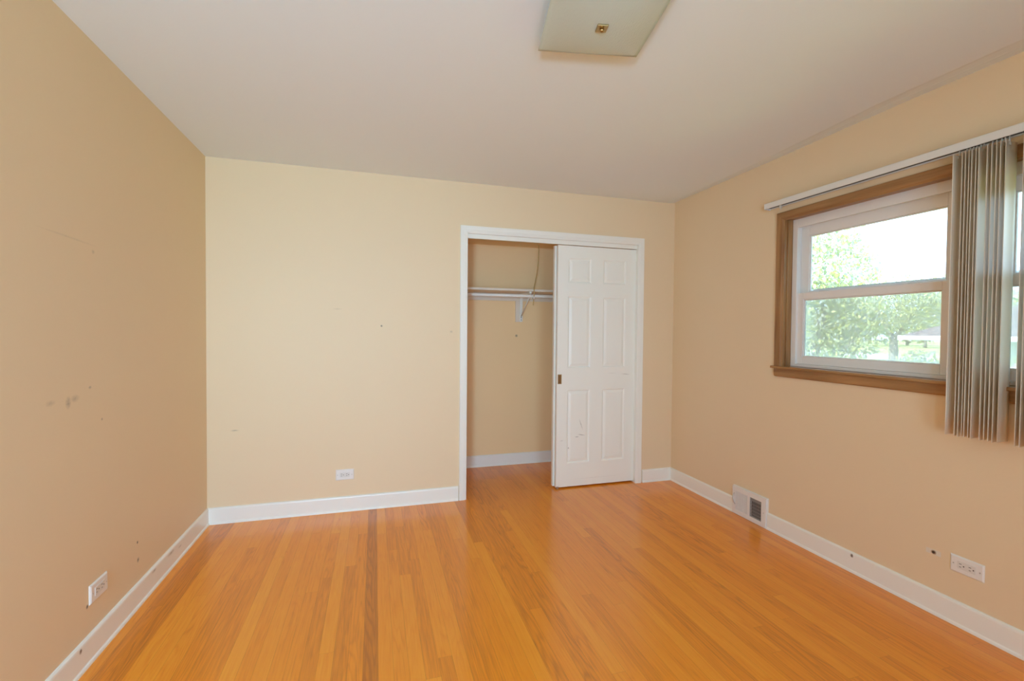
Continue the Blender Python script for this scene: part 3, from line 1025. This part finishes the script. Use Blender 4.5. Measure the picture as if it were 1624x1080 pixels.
# ------------------------------------------------------------------ ceiling light
cl = empty('ceiling_light', (1.828, -2.028, H), 'square textured glass ceiling light with a brass finial', 'ceiling light', math.radians(-11.3))
GS, GZ = 0.195, -0.046
bm = bmesh.new()
N = 24
gv = []
for s in (0, 1):
    g_ = []
    for j in range(N + 1):
        for i in range(N + 1):
            u, v = (2 * i / N - 1), (2 * j / N - 1)
            e = max(abs(u), abs(v))
            z = GZ - 0.020 * (1 - u * u) * (1 - v * v) - 0.004 * (1 - e ** 6)
            g_.append(bm.verts.new((u * GS, v * GS, z + s * 0.004)))
    gv.append(g_)
for s in (0, 1):
    for j in range(N):
        for i in range(N):
            q = [gv[s][j * (N + 1) + i], gv[s][j * (N + 1) + i + 1], gv[s][(j + 1) * (N + 1) + i + 1], gv[s][(j + 1) * (N + 1) + i]]
            bm.faces.new(q if s else list(reversed(q))).smooth = True
for i in range(N):
    for a, b in ((i, i + 1), (N * (N + 1) + i, N * (N + 1) + i + 1), (i * (N + 1), (i + 1) * (N + 1)), (i * (N + 1) + N, (i + 1) * (N + 1) + N)):
        bm.faces.new((gv[0][a], gv[0][b], gv[1][b], gv[1][a]))
obj('glass_shade', bm, M_shade, cl)
fz = GZ - 0.024
boxes('finial_plate', M_brass, [((-0.019, -0.019, fz - 0.0055), (0.019, 0.019, fz + 0.001))], cl, 0.0012)
bm = bmesh.new()
add_lathe(bm, [(0.0062, fz - 0.005), (0.0078, fz - 0.008), (0.0086, fz - 0.011), (0.0068, fz - 0.0145), (0.002, fz - 0.0165)], (0, 0, 0), 'z', 16)
obj('finial', bm, M_brass, cl, smooth=True)
bm = bmesh.new()
add_lathe(bm, [(0.0035, fz), (0.0035, -0.012)], (0, 0, 0), 'z', 10)
obj('stem', bm, M_brass, cl, smooth=True)
boxes('ceiling_pan', M_plate, [((-0.125, -0.125, -0.014), (0.125, 0.125, 0.003))], cl, 0.003)

# ------------------------------------------------------------------ outside
GZ_ = -1.20
M_lawn = simple('mown_lawn', (0.42, 0.44, 0.15), 0.9, var=0.2, vscale=0.6)
M_conc = simple('pale_concrete', (0.62, 0.62, 0.60), 0.8, var=0.05)
M_brick = simple('pale_siding', (0.52, 0.52, 0.50), 0.8)
M_shin = simple('brown_shingle', (0.22, 0.155, 0.14), 0.8, var=0.2, vscale=9)
_m, _ns, _ls, _b = M_shin, M_shin.node_tree.nodes, M_shin.node_tree.links, M_shin.node_tree.nodes['Principled BSDF']
_tc = _ns.new('ShaderNodeTexCoord')
_sp = _ns.new('ShaderNodeSeparateXYZ')
_ls.new(_tc.outputs['Object'], _sp.inputs[0])
_cb = _ns.new('ShaderNodeCombineXYZ')
_ls.new(math_node(_ns, _ls, 'ADD', _sp.outputs[1], _sp.outputs[0]), _cb.inputs[0])
_ls.new(_sp.outputs[2], _cb.inputs[1])
_br = node(_ns, 'ShaderNodeTexBrick')
for _k, _v in (('Color1', (0.24, 0.17, 0.15, 1)), ('Color2', (0.19, 0.13, 0.12, 1)), ('Mortar', (0.07, 0.05, 0.045, 1)),
               ('Scale', 1.0), ('Mortar Size', 0.008), ('Brick Width', 0.5), ('Row Height', 0.075)):
    _br.inputs[_k].default_value = _v
_ls.new(_cb.outputs[0], _br.inputs['Vector'])
_ls.new(_br.outputs['Color'], _b.inputs['Base Color'])
M_gut = simple('white_gutter', (0.85, 0.86, 0.86), 0.4)
M_hglass = simple('house_window_glass', (0.10, 0.11, 0.12), 0.1)
M_bark = simple('grey_bark', (0.30, 0.27, 0.24), 0.9, bump=0.5, bscale=20)


def leaf_mat(name, col):
    m = blend_mat(name, col, 0.35, 'translucent', 0.6)
    return m


M_leaf = [leaf_mat('leaf_green', (0.38, 0.42, 0.24)), leaf_mat('leaf_yellow_green', (0.60, 0.58, 0.24)), leaf_mat('leaf_grey_green', (0.42, 0.43, 0.35))]

bm = bmesh.new()
for (xa, xb, mi) in ((W + 0.5, 49.0, 0), (49.0, 62.0, 1), (62.0, 190.0, 0)):
    f = bm.faces.new([bm.verts.new(p) for p in ((xa, -60, GZ_), (xb, -60, GZ_), (xb, 190, GZ_), (xa, 190, GZ_))])
    f.material_index = mi
tag(obj('ground', bm, [M_lawn, M_conc], recalc=False), 'sunny lawn with a pale driveway seen through the window', 'ground', kind='structure')


def crown(bm, centre, rad, n, size, rs, mats=1, thin=0.0):
    c, r = Vector(centre), rad
    k = 0
    while k < n:
        p = Vector((rs.uniform(-1, 1), rs.uniform(-1, 1), rs.uniform(-1, 1)))
        L = p.length
        if L > 1 or L < 0.25:
            continue
        if thin and rs.random() < thin * (p.z + 1) / 2:
            k += 1
            continue
        k += 1
        pos = c + Vector((p.x * r[0], p.y * r[1], p.z * r[2]))
        e = Euler((rs.uniform(0, 6.3), rs.uniform(0, 6.3), rs.uniform(0, 6.3)))
        s = size * rs.uniform(0.6, 1.4)
        a = e.to_matrix() @ Vector((s, 0, 0))
        b = e.to_matrix() @ Vector((0, s * 0.55, 0))
        f = bm.faces.new([bm.verts.new(pos + a), bm.verts.new(pos + b), bm.verts.new(pos - a), bm.verts.new(pos - b)])
        f.material_index = rs.randrange(mats)


def tree(name, base, trunk_pts, tr, blobs, size, label, rs, mats, thin=0.0, group='trees outside', cat='tree'):
    r = empty(name, base, label, cat, 0, group)
    b = Vector(base)
    bm = bmesh.new()
    for pts, ra, rb in trunk_pts:
        add_tube(bm, smooth_path([Vector(p) for p in pts], 4), ra, 8, r_end=rb)
    obj('trunk', bm, M_bark, r, smooth=True)
    bm = bmesh.new()
    for cc, rad, n in blobs:
        crown(bm, cc, rad, n, size, rs, len(mats), thin)
    obj('crown', bm, mats, r, recalc=False)
    return r


rs = random.Random(11)
# tree close to the window, on the closet side
tree('leafy_tree', (10.6, 4.45, GZ_), [([(0, 0, 0), (0.05, 0, 1.3), (-0.05, 0.05, 2.2), (0.1, -0.1, 3.6)], 0.09, 0.03),
                                      ([(0, 0, 1.6), (0.2, -0.5, 2.2), (0.5, -0.9, 2.9)], 0.04, 0.012), ([(0, 0, 2.0), (-0.2, -0.3, 2.8), (-0.1, -0.6, 3.6)], 0.035, 0.012)],
     0, [((0, 0.15, 2.6), (1.1, 0.92, 1.3), 5200), ((0.2, -0.5, 2.5), (0.8, 0.7, 0.6), 1100), ((0, 0.0, 3.9), (1.0, 1.15, 1.0), 4800), ((0, -0.9, 3.2), (0.6, 0.6, 0.6), 500), ((0, 0.1, 4.7), (0.8, 1.0, 0.6), 1300)],
     0.048, 'small leafy tree filling the far side of the first window', rs, M_leaf, 0.6)
# lawn tree with the visible trunk
tree('shade_tree', (44.0, 25.25, GZ_), [([(0, 0, 0), (0.05, 0, 1.2), (0, 0.05, 2.2)], 0.36, 0.28), ([(0, 0.05, 2.0), (0.3, -0.7, 3.3), (0.5, -1.6, 5.0)], 0.24, 0.08),
                                       ([(0, 0.05, 2.0), (-0.2, 0.6, 3.4), (-0.4, 1.4, 5.0)], 0.24, 0.08)],
     0, [((0, 0.6, 4.9), (4.2, 5.2, 2.3), 5200), ((0, -3.0, 5.6), (3, 3.2, 1.6), 1800), ((0, 3.2, 4.0), (2.5, 2.6, 1.6), 1300), ((0, 0.5, 7.2), (3, 3.0, 1.2), 500)],
     0.14, 'broad shade tree with a forked trunk on the lawn', rs, M_leaf, 0.5)
# trees behind
far = [(112, 103, 5.0, 8.0), (100, 80, 4.6, 7), (118, 84, 5.0, 9), (98, 68, 4.6, 9.5), (112, 68, 5, 7.5), (98, 56, 4.8, 10), (112, 54, 5.0, 9), (124, 100, 5.0, 8), (96, 43, 5.5, 9)]
fl_lab = ['pale distant tree at the far edge of the lawn behind the leafy tree', 'distant tree second along the far edge of the lawn', 'distant tree third along the far edge of the lawn',
          'tall distant tree left of the forked trunk', 'low distant tree behind the forked trunk', 'tall distant tree right of the forked trunk', 'distant tree above the brown roof edge',
          'distant tree hidden behind the leafy tree', 'distant tree above the brown roof, behind the blind']
for (fx, fy, rr, hh), lb in zip(far, fl_lab):
    tree('distant_tree', (fx, fy, GZ_), [([(0, 0, 0), (0.1, 0.1, hh * 0.4), (0, 0, hh * 0.8)], 0.3, 0.1)], 0,
         [((0, 0, hh * 0.58), (rr * 0.9, rr, hh * 0.50), 1500)], 0.36, lb, rs, M_leaf, 0.3, 'distant trees')
# neighbour's house
hs = empty('neighbour_house', (23, 8, GZ_), 'low neighbouring house with a brown hip roof and white gutter', 'house')
ih = Matrix.Translation(-hs.location)
def hpart(n, bm, m, bevel=0.0):
    o = obj(n, bm, m, hs, bevel)
    o.matrix_parent_inverse = ih
    return o
EZ = 1.24
bm = bmesh.new()
add_box(bm, (23.5, -8.0, GZ_), (31.0, 8.8, EZ - 0.13))
hpart('house_wall', bm, M_brick)
bm = bmesh.new()
c4 = [(23, 10.9, EZ), (31.5, 10.9, EZ), (31.5, -8.5, EZ), (23, -8.5, EZ)]
rg = [(27.25, 6.65, EZ + 2.1), (27.25, -4.25, EZ + 2.1)]
v4 = [bm.verts.new(p) for p in c4]
vg = [bm.verts.new(p) for p in rg]
bm.faces.new((v4[0], v4[1], vg[0]))
bm.faces.new((v4[1], v4[2], vg[1], vg[0]))
bm.faces.new((v4[2], v4[3], vg[1]))
bm.faces.new((v4[3], v4[0], vg[0], vg[1]))
bm.faces.new(v4)
hpart('roof', bm, M_shin)
bm = bmesh.new()
add_box(bm, (22.88, -8.5, EZ - 0.17), (23.02, 10.95, EZ + 0.01))
add_box(bm, (23.02, 10.86, EZ - 0.17), (31.5, 10.98, EZ + 0.01))
add_box(bm, (23.02, -8.5, EZ - 0.17), (31.4, 10.86, EZ - 0.13))
hpart('gutter', bm, M_gut)
for ya in (5.4, 1.5, -3.0):
    bm = bmesh.new()
    rect_frame(bm, 23.44, 23.52, ya + 1.6, ya, -0.45, 0.75, 0.08, 0.08, 0.08, 0.08)
    wf = hpart('house_window', bm, M_gut)
    bm = bmesh.new()
    add_box(bm, (23.46, ya + 0.08, -0.37), (23.50, ya + 1.52, 0.67))
    obj('pane', bm, M_hglass, wf)
bm = bmesh.new()
add_tube(bm, [(23.3, 8.86, EZ - 0.12), (23.42, 8.86, EZ - 0.40), (23.45, 8.86, GZ_)], 0.045, 8)
hpart('downspout', bm, M_gut)
# shrubs beside the house
for (sx, sy, rr, lb) in ((20.6, 8.6, 1.0, 'round green shrub at the corner of the neighbouring house'), (20.4, 6.4, 1.0, 'green shrub in front of the neighbouring house wall')):
    r = empty('garden_shrub', (sx, sy, GZ_), lb, 'shrub', 0, 'shrubs by the neighbouring house')
    bm = bmesh.new()
    crown(bm, (0, 0, 0.95), (rr, rr, 0.98), 2000, 0.07, rs, len(M_leaf))
    obj('foliage', bm, M_leaf, r, recalc=False)
    bm = bmesh.new()
    add_tube(bm, [(0, 0, 0), (0.02, 0, 0.4), (0, 0.03, 0.9)], 0.05, 6)
    obj('stem', bm, M_bark, r)
